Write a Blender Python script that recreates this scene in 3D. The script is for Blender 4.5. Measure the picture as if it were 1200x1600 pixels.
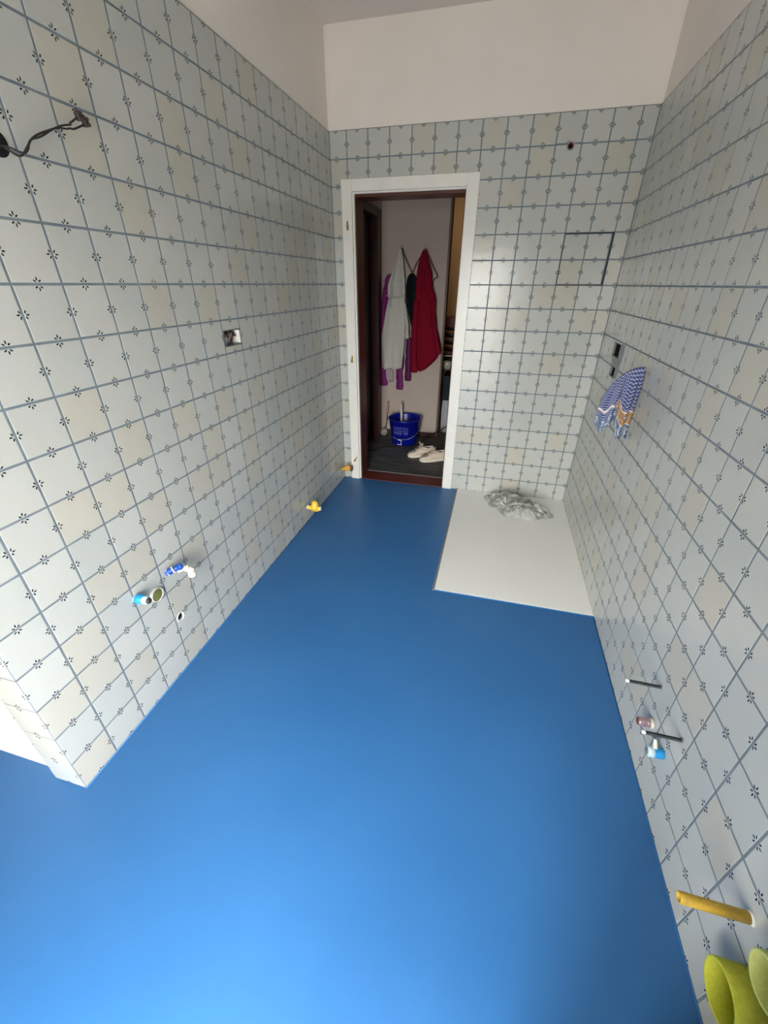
import bpy, bmesh, math, random
from mathutils import Vector, Matrix, noise

for o in list(bpy.data.objects): bpy.data.objects.remove(o)
scene = bpy.context.scene
COL = scene.collection
random.seed(7)

# ------------------------------------------------------------------ camera
cam_d = bpy.data.cameras.new('camera'); cam = bpy.data.objects.new('camera', cam_d); COL.objects.link(cam)
RX = Vector((0.96782, 0.251618, 0.003655)); DN = Vector((0.126589, -0.474251, -0.871241)); FW = Vector((-0.217487, 0.843666, -0.490841))
cam.matrix_world = Matrix(((RX.x, -DN.x, -FW.x, 1.2802), (RX.y, -DN.y, -FW.y, -3.4294), (RX.z, -DN.z, -FW.z, 1.6512), (0, 0, 0, 1)))
cam_d.sensor_fit = 'HORIZONTAL'; cam_d.sensor_width = 36; cam_d.lens = 632.83 / 1200 * 36
cam_d.clip_start = 0.02
scene.camera = cam

# ------------------------------------------------------------------ daylight and exposure
world = bpy.data.worlds.new('overcast_sky'); scene.world = world; world.use_nodes = True
wn = world.node_tree.nodes; wl = world.node_tree.links; wn.clear()
w_out = wn.new('ShaderNodeOutputWorld'); w_bg = wn.new('ShaderNodeBackground'); w_tc = wn.new('ShaderNodeTexCoord')
w_sep = wn.new('ShaderNodeSeparateXYZ'); w_rmp = wn.new('ShaderNodeValToRGB')
w_map = wn.new('ShaderNodeMapRange'); w_map.inputs['From Min'].default_value = -1
wl.new(w_tc.outputs['Generated'], w_sep.inputs[0]); wl.new(w_sep.outputs['Z'], w_map.inputs['Value']); wl.new(w_map.outputs[0], w_rmp.inputs[0])
cr = w_rmp.color_ramp
cr.elements[0].position = 0.0; cr.elements[0].color = (0.40, 0.39, 0.36, 1)
cr.elements[1].position = 1.0; cr.elements[1].color = (1.42, 1.43, 1.42, 1)
e = cr.elements.new(0.49); e.color = (0.46, 0.45, 0.42, 1)
e = cr.elements.new(0.52); e.color = (1.24, 1.24, 1.22, 1)
wl.new(w_rmp.outputs[0], w_bg.inputs[0]); w_bg.inputs[1].default_value = 3.6
wl.new(w_bg.outputs[0], w_out.inputs[0])

WIN = (0.46, 1.30, 0.02, 2.05)      # x0, x1, z0, z1 of the glazed doors behind the camera
REAR = -4.1
def portal(x0, x1, z0, z1, y):
    l = bpy.data.lights.new('window_portal', 'AREA'); l.shape = 'RECTANGLE'; l.size = x1 - x0; l.size_y = z1 - z0
    l.cycles.is_portal = True
    ob = bpy.data.objects.new('window_portal', l); COL.objects.link(ob)
    ob.location = ((x0 + x1) / 2, y, (z0 + z1) / 2); ob.rotation_euler = (math.radians(90), 0, 0)
portal(*WIN, REAR - 0.3)
hl = bpy.data.lights.new('corridor_lamp', 'POINT'); hl.energy = 0.6; hl.color = (1, 0.82, 0.62); hl.shadow_soft_size = 0.08
hlo = bpy.data.objects.new('corridor_lamp', hl); COL.objects.link(hlo); hlo.location = (0.15, 2.3, 2.35)

scene.view_settings.view_transform = 'Standard'; scene.view_settings.look = 'None'
scene.view_settings.gamma = 1; scene.view_settings.use_curve_mapping = False
scene.view_settings.exposure = 3.2
scene.cycles.max_bounces = 10; scene.cycles.diffuse_bounces = 6; scene.cycles.glossy_bounces = 4
scene.cycles.caustics_reflective = False; scene.cycles.caustics_refractive = False
scene.cycles.sample_clamp_indirect = 6

# ------------------------------------------------------------------ colours and materials
def lin(r, g, b):
    f = lambda c: (c / 255 / 12.92) if c / 255 <= 0.04045 else ((c / 255 + 0.055) / 1.055) ** 2.4
    return (f(r), f(g), f(b), 1)

class NT:
    def __init__(s, name):
        s.m = bpy.data.materials.new(name); s.m.use_nodes = True
        s.n = s.m.node_tree.nodes; s.l = s.m.node_tree.links; s.b = s.n['Principled BSDF']
    def node(s, t, **k):
        nd = s.n.new(t)
        for a, v in k.items(): setattr(nd, a, v)
        return nd
    def set(s, inp, v):
        if hasattr(v, 'is_output') or isinstance(v, bpy.types.NodeSocket): s.l.new(v, inp)
        else: inp.default_value = v
    def math(s, op, a, b=None, clamp=False):
        nd = s.node('ShaderNodeMath', operation=op, use_clamp=clamp); s.set(nd.inputs[0], a)
        if b is not None: s.set(nd.inputs[1], b)
        return nd.outputs[0]
    def mix(s, f, a, b, blend='MIX'):
        nd = s.node('ShaderNodeMix', data_type='RGBA', blend_type=blend)
        s.set(nd.inputs[0], f); s.set(nd.inputs[6], a); s.set(nd.inputs[7], b); return nd.outputs[2]
    def noise(s, scale, detail=4, vec=None, rough=0.55):
        nd = s.node('ShaderNodeTexNoise'); nd.inputs['Scale'].default_value = scale; nd.inputs['Detail'].default_value = detail
        nd.inputs['Roughness'].default_value = rough
        if vec is None: vec = s.node('ShaderNodeTexCoord').outputs['Object']
        s.l.new(vec, nd.inputs['Vector']); return nd.outputs[0]
    def ramp(s, f, lo, hi):
        nd = s.node('ShaderNodeMapRange'); s.set(nd.inputs[0], f); nd.inputs[1].default_value = lo; nd.inputs[2].default_value = hi
        return nd.outputs[0]
    def bump(s, h, strength, dist=0.01):
        nd = s.node('ShaderNodeBump'); s.l.new(h, nd.inputs['Height']); nd.inputs['Strength'].default_value = strength
        nd.inputs['Distance'].default_value = dist; s.l.new(nd.outputs[0], s.b.inputs['Normal'])

def simple(name, col, rough=0.5, metal=0.0, var=0.12, scale=30, bump=0.0, bscale=None, spec=0.5, trans=0.0, coat=0.0, stretch=None):
    t = NT(name); b = t.b
    vec = None
    if stretch:
        mp = t.node('ShaderNodeMapping'); mp.inputs['Scale'].default_value = stretch
        t.l.new(t.node('ShaderNodeTexCoord').outputs['Object'], mp.inputs[0]); vec = mp.outputs[0]
    n = t.noise(scale, 5, vec)
    c0 = tuple(max(0, c * (1 - var)) for c in col[:3]) + (1,); c1 = tuple(min(1, c * (1 + var)) for c in col[:3]) + (1,)
    t.l.new(t.mix(t.ramp(n, 0.3, 0.7), c0, c1), b.inputs['Base Color'])
    b.inputs['Roughness'].default_value = rough; b.inputs['Metallic'].default_value = metal
    b.inputs['Specular IOR Level'].default_value = spec; b.inputs['Transmission Weight'].default_value = trans
    b.inputs['Coat Weight'].default_value = coat
    if bump: t.bump(t.noise(bscale or scale * 3, 4, vec), bump, 0.004)
    return t.m

M = {}
M['plaster'] = simple('white_wall_paint', lin(236, 228, 219), 0.85, var=0.02, scale=3, bump=0.12, bscale=180, spec=0.2)
M['ceiling'] = simple('white_ceiling_paint', lin(222, 214, 206), 0.9, var=0.02, scale=3, bump=0.1, bscale=150, spec=0.2)
M['grout'] = simple('blue_grey_grout', lin(116, 127, 134), 0.9, var=0.16, scale=14, bump=0.2, bscale=250, spec=0.25)
M['white_gloss'] = simple('white_gloss_paint', lin(232, 230, 222), 0.3, var=0.03, scale=12, bump=0.05, bscale=60)
M['tray'] = simple('white_shower_tray', lin(238, 238, 234), 0.45, var=0.015, scale=4, bump=0.08, bscale=400)
M['sealant'] = simple('grey_sealant', lin(120, 122, 122), 0.6, var=0.1)
M['brown_wood'] = simple('dark_brown_varnished_wood', lin(84, 36, 20), 0.35, var=0.3, scale=12, stretch=(8, 8, 0.8), bump=0.06)
M['red_wood'] = simple('red_brown_threshold', lin(98, 40, 30), 0.4, var=0.25, scale=12, stretch=(1, 10, 8))
M['hall_paint'] = simple('hall_wall_paint', lin(198, 184, 172), 0.9, var=0.03, scale=4, spec=0.15)
M['tan_paint'] = simple('tan_corridor_paint', lin(184, 156, 120), 0.9, var=0.04, scale=4, spec=0.15)
M['brass'] = simple('brass', lin(176, 140, 66), 0.35, metal=0.8, var=0.25, scale=60)
M['steel'] = simple('zinc_steel', lin(150, 152, 150), 0.35, metal=0.9, var=0.15)
M['black_metal'] = simple('dark_threaded_steel', lin(44, 46, 50), 0.4, metal=0.6, var=0.3, scale=80)
M['black'] = simple('black_cavity', lin(6, 6, 7), 0.95, var=0.1)  # also puts the shade of the drain bore into the colour
M['grey_plastic'] = simple('grey_plastic', lin(120, 122, 120), 0.5, var=0.1)
M['wire'] = simple('black_wire_insulation', lin(34, 30, 30), 0.5, var=0.2)
M['connector'] = simple('dark_connector', lin(58, 46, 44), 0.5, var=0.3, scale=120)
M['blue_cap'] = simple('sky_blue_plastic', lin(40, 150, 214), 0.35, var=0.2, scale=50)
M['pale_tape'] = simple('pale_tape', lin(196, 220, 232), 0.45, var=0.1, scale=60)
M['deep_blue'] = simple('deep_blue_plastic', lin(28, 80, 176), 0.35, var=0.3, scale=70)
M['paper'] = simple('off_white_tape', lin(226, 220, 200), 0.7, var=0.12, scale=70, bump=0.5, bscale=120)
M['olive'] = simple('olive_pipe_lid', lin(120, 124, 66), 0.6, var=0.12)
M['white_pvc'] = simple('white_plastic', lin(226, 226, 220), 0.35, var=0.04)
M['yellow'] = simple('yellow_plastic_cap', lin(240, 200, 70), 0.4, var=0.1, scale=60)
M['orange_yellow'] = simple('amber_plastic_cap', lin(224, 168, 66), 0.4, var=0.15, scale=60)
M['yellow_rod'] = simple('yellow_sleeve', lin(198, 162, 58), 0.5, var=0.18, scale=60, bump=0.15)
M['foam'] = simple('lime_yellow_foam', lin(188, 190, 66), 0.85, var=0.1, scale=130, bump=0.35, bscale=260, spec=0.2)
M['foam_pale'] = simple('pale_lime_foam', lin(188, 194, 116), 0.85, var=0.08, scale=130, bump=0.35, bscale=260, spec=0.2)
M['pink_metal'] = simple('pinkish_metal', lin(196, 164, 168), 0.28, metal=0.7, var=0.2, scale=40)
M['red_pipe'] = simple('dark_red_pipe', lin(112, 36, 34), 0.4, var=0.3)
M['mortar'] = simple('grey_mortar_smear', lin(150, 156, 154), 0.9, var=0.12, scale=25, bump=0.3)
M['sheet'] = simple('grey_plastic_sheet', lin(168, 168, 160), 0.4, var=0.38, scale=16, spec=0.6)
M['rubber'] = simple('black_rubber', lin(26, 26, 26), 0.6, var=0.2)
M['hall_left_wood'] = simple('dark_door_wood', lin(66, 26, 16), 0.45, var=0.3, scale=10, stretch=(6, 6, 0.7))
M['hall_leaf'] = simple('near_black_door_leaf', lin(30, 8, 8), 0.5, var=0.3, scale=10, stretch=(6, 6, 0.7))  # darkness of the open side room put into the colour
M['white_cloth'] = simple('grey_white_coat_cloth', lin(206, 204, 194), 0.9, var=0.06, scale=60, bump=0.2, spec=0.15)
M['pink_cloth'] = simple('greyish_pink_lining', lin(184, 168, 174), 0.9, var=0.08, scale=60, spec=0.15)
M['purple'] = simple('magenta_purple_fabric', lin(132, 38, 112), 0.6, var=0.15, scale=40, bump=0.15, spec=0.3)
M['dark_purple'] = simple('dark_purple_fabric', lin(98, 28, 86), 0.6, var=0.15, scale=40, spec=0.3)
M['navy'] = simple('black_navy_fabric', lin(9, 12, 24), 0.7, var=0.5, scale=14, spec=0.2)
M['red'] = simple('crimson_fabric', lin(132, 8, 36), 0.85, var=0.08, scale=50, bump=0.15, spec=0.2)
M['tan_strap'] = simple('tan_webbing', lin(120, 92, 66), 0.7, var=0.15)
M['red_brown_strap'] = simple('red_brown_cord', lin(110, 66, 56), 0.7, var=0.15)
M['bucket'] = simple('ultramarine_plastic', lin(14, 26, 150), 0.3, var=0.08)
M['bucket_print'] = simple('pale_blue_print', lin(128, 136, 206), 0.4, var=0.3, scale=90)
M['label_white'] = simple('white_print', lin(226, 224, 236), 0.4, var=0.04)
M['shoe'] = simple('cream_shoe_leather', lin(232, 218, 198), 0.7, var=0.06, scale=40, bump=0.15)
M['shoe_mesh'] = simple('taupe_shoe_mesh', lin(176, 160, 146), 0.85, var=0.12, scale=140, bump=0.3)
M['shoe_sole'] = simple('ivory_shoe_sole', lin(240, 232, 214), 0.6, var=0.05)
M['lace'] = simple('white_shoelace', lin(226, 214, 196), 0.8, var=0.05)
M['clear'] = simple('clear_plastic', lin(200, 196, 184), 0.25, var=0.05)
M['pink_handle'] = simple('faded_pink_handle', lin(186, 132, 128), 0.5, var=0.15)
M['shelf_wood'] = simple('amber_slat_wood', lin(150, 96, 48), 0.5, var=0.25, scale=12, stretch=(1, 8, 8))
M['corner_wood'] = simple('brown_corner_bead', lin(104, 78, 58), 0.5, var=0.2)
M['teal_cloth'] = simple('dark_teal_cloth', lin(28, 44, 46), 0.85, var=0.2)
M['grey_cloth'] = simple('pale_grey_cloth', lin(176, 178, 180), 0.85, var=0.08)

# blue floor coating: satin, faint roller mottling
t = NT('blue_floor_coating')
n1 = t.noise(1.6, 4); n2 = t.noise(60, 3)
c = t.mix(t.ramp(n1, 0.3, 0.7), lin(42, 98, 152), lin(48, 105, 160))
t.l.new(c, t.b.inputs['Base Color']); t.b.inputs['Specular IOR Level'].default_value = 0.5
t.l.new(t.ramp(n1, -1.4, 3.2), t.b.inputs['Roughness']); t.bump(n2, 0.04, 0.002)
M['floor'] = t.m

# hall floor: dark fleece with long pale streaks
t = NT('dark_streaked_hall_floor')
mp = t.node('ShaderNodeMapping'); mp.inputs['Scale'].default_value = (1.6, 22, 1); mp.inputs['Rotation'].default_value = (0, 0, 0.1)
t.l.new(t.node('ShaderNodeTexCoord').outputs['Object'], mp.inputs[0])
nz = t.noise(1.6, 6, mp.outputs[0], 0.65)
t.l.new(t.mix(t.ramp(nz, 0.45, 0.72), lin(70, 72, 72), lin(126, 126, 122)), t.b.inputs['Base Color'])
t.b.inputs['Roughness'].default_value = 0.7; t.bump(nz, 0.3, 0.006)
M['hall_floor'] = t.m

# wall tile glaze with the six-petal flower printed half on each tile at every edge middle
def tile_material():
    t = NT('glazed_tile_with_petal_print')
    uv = t.node('ShaderNodeUVMap', uv_map='tile_uv'); sp = t.node('ShaderNodeSeparateXYZ'); t.l.new(uv.outputs[0], sp.inputs[0])
    a = t.math('ABSOLUTE', sp.outputs[0]); b = t.math('ABSOLUTE', sp.outputs[1])
    mx = t.math('MAXIMUM', a, b); s = t.math('MINIMUM', a, b)
    d = t.math('SUBTRACT', 0.075, mx)                       # distance from the joint middle
    def petal(cd, cs, ang, la, lb):
        dd = t.math('SUBTRACT', d, cd); ss = t.math('SUBTRACT', s, cs)
        ca, sa = math.cos(ang), math.sin(ang)
        p = t.math('ADD', t.math('MULTIPLY', dd, ca / la), t.math('MULTIPLY', ss, sa / la))
        q = t.math('ADD', t.math('MULTIPLY', dd, -sa / lb), t.math('MULTIPLY', ss, ca / lb))
        r = t.math('ADD', t.math('MULTIPLY', p, p), t.math('MULTIPLY', q, q))
        return t.math('LESS_THAN', r, 1.0)
    pet = t.math('MAXIMUM', petal(0.0132, 0.0, 0.0, 0.0049, 0.0021), petal(0.0080, 0.0075, math.radians(60), 0.0045, 0.0021))
    oi = t.node('ShaderNodeObjectInfo'); ge = t.node('ShaderNodeNewGeometry')
    rnd = t.math('FRACT', t.math('ADD', oi.outputs['Random'], t.math('MULTIPLY', ge.outputs['Random Per Island'], 3.7)))
    rnd2 = t.math('FRACT', t.math('MULTIPLY', rnd, 17.3))
    base = t.mix(t.ramp(rnd, 0.0, 1.0), lin(183, 187, 182), lin(192, 194, 188))
    cream = t.mix(t.math('GREATER_THAN', rnd2, 0.74), base, lin(188, 186, 174))
    nz = t.noise(9, 3, uv.outputs[0])
    col = t.mix(t.math('MULTIPLY', t.ramp(nz, 0.35, 0.75), 0.35), cream, lin(190, 188, 175))
    col = t.mix(pet, col, lin(16, 19, 30))
    t.l.new(col, t.b.inputs['Base Color'])
    t.b.inputs['Roughness'].default_value = 0.21; t.b.inputs['Specular IOR Level'].default_value = 0.5
    ob = t.node('ShaderNodeVectorMath', operation='ADD'); t.l.new(uv.outputs[0], ob.inputs[0])
    cmb = t.node('ShaderNodeCombineXYZ'); t.l.new(t.math('MULTIPLY', rnd, 5), cmb.inputs[0]); t.l.new(t.math('MULTIPLY', rnd2, 5), cmb.inputs[1])
    t.l.new(cmb.outputs[0], ob.inputs[1])
    bz = t.noise(16, 3, ob.outputs[0]); t.bump(bz, 0.28, 0.004)
    return t.m
M['tile'] = tile_material()

# towel: blue cloth with pale zigzag rows and an ochre band near the hem
def towel_material():
    t = NT('blue_zigzag_towel')
    uv = t.node('ShaderNodeUVMap', uv_map='cloth_uv'); sp = t.node('ShaderNodeSeparateXYZ'); t.l.new(uv.outputs[0], sp.inputs[0])
    u, v = sp.outputs[0], sp.outputs[1]
    tri = t.math('PINGPONG', t.math('MULTIPLY', u, 12.0), 0.5)
    ph = t.math('FRACT', t.math('ADD', t.math('MULTIPLY', v, 19.0), t.math('MULTIPLY', tri, 0.9)))
    z = t.math('GREATER_THAN', ph, 0.58)
    right = t.math('GREATER_THAN', u, 0.40)
    c = t.mix(z, lin(66, 76, 122), lin(158, 161, 182))
    def band(lo, hi): return t.math('MULTIPLY', t.math('GREATER_THAN', v, lo), t.math('LESS_THAN', v, hi))
    c = t.mix(band(0.585, 0.80), c, lin(226, 214, 206))
    och = t.mix(t.ramp(t.noise(60, 3, uv.outputs[0]), 0.52, 0.58), lin(160, 122, 82), lin(196, 170, 140))
    c = t.mix(t.math('MULTIPLY', band(0.605, 0.785), right), c, och)
    c = t.mix(t.math('MULTIPLY', band(0.635, 0.80), t.math('SUBTRACT', 1.0, right)), c, t.mix(z, lin(66, 76, 122), lin(158, 161, 182)))
    dx = t.math('SUBTRACT', t.math('FRACT', t.math('MULTIPLY', u, 5.0)), 0.5); dy = t.math('MULTIPLY', t.math('SUBTRACT', v, 0.67), 7.5)
    rr = t.math('SQRT', t.math('ADD', t.math('MULTIPLY', dx, dx), t.math('MULTIPLY', dy, dy)))
    c = t.mix(t.math('MULTIPLY', right, t.math('LESS_THAN', rr, 0.24)), c, lin(104, 92, 104)); c = t.mix(t.math('MULTIPLY', right, t.math('LESS_THAN', rr, 0.15)), c, lin(216, 210, 214))
    low = t.mix(t.ramp(t.noise(18, 3, uv.outputs[0]), 0.50, 0.60), lin(96, 112, 138), lin(190, 194, 196))
    c = t.mix(t.math('GREATER_THAN', v, 0.80), c, low)
    t.l.new(c, t.b.inputs['Base Color']); t.b.inputs['Roughness'].default_value = 0.95; t.b.inputs['Specular IOR Level'].default_value = 0.1
    t.bump(t.noise(140, 3), 0.4, 0.003)
    return t.m
M['towel'] = towel_material()

# ------------------------------------------------------------------ object helpers
def link(name, me, mat=None, parent=None, smooth=False):
    ob = bpy.data.objects.new(name, me); COL.objects.link(ob)
    if mat is not None and not me.materials: me.materials.append(M[mat] if isinstance(mat, str) else mat)
    if parent is not None:
        ob.parent = parent; ob.matrix_parent_inverse = parent.matrix_basis.inverted()
    if smooth:
        for p in me.polygons: p.use_smooth = True
    return ob

def obj(name, bm, mat, parent=None, smooth=False):
    bmesh.ops.recalc_face_normals(bm, faces=bm.faces)
    me = bpy.data.meshes.new(name); bm.to_mesh(me); bm.free()
    return link(name, me, mat, parent, smooth)

def tag(o, label, cat, group=None):
    o['label'] = label; o['category'] = cat
    if group: o['group'] = group
    return o

def empty(name, loc, label, cat, group=None):
    o = bpy.data.objects.new(name, None); COL.objects.link(o); o.location = loc; o.empty_display_size = 0.05
    return tag(o, label, cat, group)

def struct(o):
    o['kind'] = 'structure'; return o

def add_box(bm, x0, x1, y0, y1, z0, z1, bev=0.0, mtx=None):
    r = bmesh.ops.create_cube(bm, size=1)
    bmesh.ops.scale(bm, vec=(x1 - x0, y1 - y0, z1 - z0), verts=r['verts'])
    bmesh.ops.translate(bm, vec=((x0 + x1) / 2, (y0 + y1) / 2, (z0 + z1) / 2), verts=r['verts'])
    vs = r['verts']
    if bev:
        es = list({e for v in vs for e in v.link_edges})
        g = bmesh.ops.bevel(bm, geom=es, offset=bev, segments=2, profile=0.5, affect='EDGES')
        vs = list({v for f in g['faces'] for v in f.verts} | {v for v in vs if v.is_valid})
    if mtx is not None: bmesh.ops.transform(bm, matrix=mtx, verts=[v for v in vs if v.is_valid])
    return bm

def frame_to(axis, origin):
    a = Vector(axis).normalized(); q = Vector((0, 0, 1)).rotation_difference(a)
    return Matrix.Translation(Vector(origin)) @ q.to_matrix().to_4x4()

def add_lathe(bm, prof, seg=24, mtx=None, cap=True, closed=False):
    mtx = mtx or Matrix.Identity(4); rings = []
    for r, z in prof:
        rings.append([bm.verts.new(mtx @ Vector((r * math.cos(2 * math.pi * i / seg), r * math.sin(2 * math.pi * i / seg), z))) for i in range(seg)])
    pairs = list(zip(rings, rings[1:]))
    if closed: pairs.append((rings[-1], rings[0]))
    for a, b in pairs:
        for i in range(seg):
            bm.faces.new((a[i], a[(i + 1) % seg], b[(i + 1) % seg], b[i]))
    if cap and not closed:
        bm.faces.new(rings[0][::-1]); bm.faces.new(rings[-1])
    return bm

def smooth_path(pts, n):
    pts = [Vector(p) for p in pts]; out = []
    P = [pts[0]] + pts + [pts[-1]]
    for i in range(1, len(P) - 2):
        for k in range(n):
            u = k / n; p0, p1, p2, p3 = P[i - 1], P[i], P[i + 1], P[i + 2]
            out.append(0.5 * ((2 * p1) + (p2 - p0) * u + (2 * p0 - 5 * p1 + 4 * p2 - p3) * u * u + (3 * p1 - p0 - 3 * p2 + p3) * u ** 3))
    out.append(pts[-1]); return out

def add_tube(bm, pts, rad, seg=10, n=6, flat=1.0):
    path = smooth_path(pts, n) if n > 1 else [Vector(p) for p in pts]
    rad = rad if callable(rad) else (lambda u, r=rad: r)
    rings = []; up = Vector((0.13, 0.2, 0.97)); N = len(path)
    tng0 = (path[1] - path[0]).normalized(); a = tng0.cross(up).normalized()
    for i, p in enumerate(path):
        tg = (path[min(i + 1, N - 1)] - path[max(i - 1, 0)]).normalized()
        a = (a - tg * a.dot(tg)).normalized(); b = tg.cross(a); r = rad(i / (N - 1))
        rings.append([bm.verts.new(p + a * math.cos(2 * math.pi * k / seg) * r + b * math.sin(2 * math.pi * k / seg) * r * flat) for k in range(seg)])
    for r0, r1 in zip(rings, rings[1:]):
        for k in range(seg): bm.faces.new((r0[k], r0[(k + 1) % seg], r1[(k + 1) % seg], r1[k]))
    bm.faces.new(rings[0][::-1]); bm.faces.new(rings[-1]); return bm

def add_loft(bm, rings, cap=True):
    R = [[bm.verts.new(p) for p in ring] for ring in rings]; n = len(R[0])
    for a, b in zip(R, R[1:]):
        for k in range(n): bm.faces.new((a[k], a[(k + 1) % n], b[(k + 1) % n], b[k]))
    if cap: bm.faces.new(R[0][::-1]); bm.faces.new(R[-1])
    return bm

# ------------------------------------------------------------------ tiled walls
T = 0.15; G = 0.0035; TOP = 2.547; W = 2.0115; CEIL = 3.04
def cut(rects, h):
    out = []
    for (a, b, c, d) in rects:
        ha, hb, hc, hd = max(a, h[0]), min(b, h[1]), max(c, h[2]), min(d, h[3])
        if ha >= hb or hc >= hd: out.append((a, b, c, d)); continue
        if c < hc: out.append((a, b, c, hc))
        if hd < d: out.append((a, b, hd, d))
        if a < ha: out.append((a, ha, hc, hd))
        if hb < b: out.append((hb, b, hc, hd))
    return [r for r in out if r[1] - r[0] > 0.004 and r[3] - r[2] > 0.004]

def piece_verts(a, b, c, d):
    """cushion-edged tile piece in tile-local metres; front at n = 0, back at n = -0.007"""
    e = min(0.0013, (b - a) / 4, (d - c) / 4)
    V = [(a, c, -0.007), (b, c, -0.007), (b, d, -0.007), (a, d, -0.007), (a, c, -0.0006), (b, c, -0.0006), (b, d, -0.0006), (a, d, -0.0006),
         (a + e, c + e, 0), (b - e, c + e, 0), (b - e, d - e, 0), (a + e, d - e, 0)]
    F = [(3, 2, 1, 0)] + [(i, (i + 1) % 4, 4 + (i + 1) % 4, 4 + i) for i in range(4)] + [(4 + i, 4 + (i + 1) % 4, 8 + (i + 1) % 4, 8 + i) for i in range(4)] + [(8, 9, 10, 11)]
    return V, F

def tile_mesh(V, F, UV, name='tile'):
    me = bpy.data.meshes.new(name); me.from_pydata(V, [], F)
    l = me.uv_layers.new(name='tile_uv')
    for lp in me.loops: l.data[lp.index].uv = UV[lp.vertex_index]
    me.materials.append(M['tile']); return me

V0, F0 = piece_verts(-T / 2 + G, T / 2 - G, -T / 2 + G, T / 2 - G)
FULL = tile_mesh(V0, F0, [v[:2] for v in V0])

CI = cam.matrix_world.inverted(); FPX = 632.83
def px(p):
    q = CI @ Vector(p)
    if q.z > -0.05: return None
    return (600 + FPX * q.x / -q.z, 800 - FPX * q.y / -q.z)
def seen_area(pts):
    P = [px(p) for p in pts]
    if any(p is None for p in P): return 0
    if max(p[0] for p in P) < 0 or min(p[0] for p in P) > 1200 or max(p[1] for p in P) < 0 or min(p[1] for p in P) > 1600: return 0
    return abs(sum(P[i][0] * P[(i + 1) % 4][1] - P[(i + 1) % 4][0] * P[i][1] for i in range(4))) / 2

def collect(mat, us, holes, zs):
    """tile pieces of one flat run: list of (matrix of tile centre, rects, is_full)"""
    out = []
    for i in range(len(us) - 1):
        for j in range(len(zs) - 1):
            a, b = us[i], us[i + 1]; d, c = zs[j], zs[j + 1]
            # nominal tile centre: partial tiles are cut from a full one
            uc = (a + b) / 2
            if b - a < T - 0.002: uc = b - T / 2 if i == 0 else a + T / 2
            zc = d - T / 2
            r = (max(a, uc - T / 2) + G, min(b, uc + T / 2) - G, c + (G if d - c > T - 0.002 else 0.001), d - G)
            rects = [r]; full = (b - a > T - 0.002 and d - c > T - 0.002)
            for h in holes:
                n = cut(rects, h)
                if n != rects: full = False
                rects = n
            for q in rects: out.append((mat @ Matrix.Translation((uc, zc, 0)), (q[0] - uc, q[1] - uc, q[2] - zc, q[3] - zc), full))
    return out

def place_tiles(parent, pieces, limit=300):
    scored = []
    for m, r, full in pieces:
        P = [m @ Vector((x, y, 0)) for x, y in ((r[0], r[2]), (r[1], r[2]), (r[1], r[3]), (r[0], r[3]))]
        scored.append((seen_area(P), m, r, full))
    scored.sort(key=lambda s: -s[0]); rng = random.Random(parent.name)
    SV, SF, SU = [], [], []
    for k, (ar, m, r, full) in enumerate(scored):
        jit = Matrix.Translation((0, 0, rng.uniform(-0.0004, 0.0004))) @ Matrix.Rotation(rng.gauss(0, 0.0014), 4, 'X') @ Matrix.Rotation(rng.gauss(0, 0.0014), 4, 'Y')
        mm = m @ jit
        if k < limit and ar > 4:
            if full: me = FULL
            else:
                V, F = piece_verts(*r); me = tile_mesh(V, F, [v[:2] for v in V])
            o = bpy.data.objects.new('tile', me); COL.objects.link(o); o.parent = parent; o.matrix_local = mm
        else:
            V, F = piece_verts(*r); base = len(SV)
            SV += [tuple(mm @ Vector(v)) for v in V]; SF += [tuple(base + i for i in f) for f in F]; SU += [v[:2] for v in V]
    if SV:
        o = bpy.data.objects.new('small_tiles', tile_mesh(SV, SF, SU, 'small_tiles')); COL.objects.link(o); o.parent = parent; o['kind'] = 'stuff'

ZS = [TOP - 0.0 - T * i for i in range(17)] + [0.002]
def lines(first, start, end):
    """joint positions from start to end (distance along the wall) with the first joint at `first`"""
    u = [start]; x = first
    while x < end - 0.012: u.append(x); x += T
    u.append(end); return u
def basis(u, n, o): return Matrix(((u[0], 0, n[0], o[0]), (u[1], 0, n[1], o[1]), (u[2], 1, n[2], o[2]), (0, 0, 0, 1)))
def panel(bm, mtx, rects, n0, n1):
    for a, b, c, d in rects: add_box(bm, a, b, c, d, n0, n1, mtx=mtx)

DOOR = (0.152, 0.962, -0.01, 2.217)
# back wall (y = 0, faces -y)
mB = basis((1, 0, 0), (0, -1, 0), (0, 0, 0))
HB = [(0.085, 1.028, -0.01, 2.28), (1.546, 1.578, 2.372, 2.404), (1.6235, 1.9245, 1.6465, 1.9475)]
bm = bmesh.new(); R = [(0, W, -0.02, TOP)]
for h in [DOOR] + HB[1:]: R = cut(R, h)
R += [(-0.14, 0, -0.02, TOP), (W, W + 0.14, -0.02, TOP)]
panel(bm, mB, R, -0.19, -0.0009)
wall_back = struct(obj('wall_back', bm, 'grout'))
bm = bmesh.new(); panel(bm, mB, [(-0.2, W + 0.15, TOP, CEIL + 0.05)], -0.19, -0.006); obj('plaster', bm, 'plaster', wall_back)
bm = bmesh.new(); panel(bm, mB, [(1.5, 1.95, 1.62, 2.44)], -0.186, -0.05); obj('backing', bm, 'mortar', wall_back)
place_tiles(wall_back, collect(mB, lines(0.124, 0, W), HB, ZS))

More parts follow.
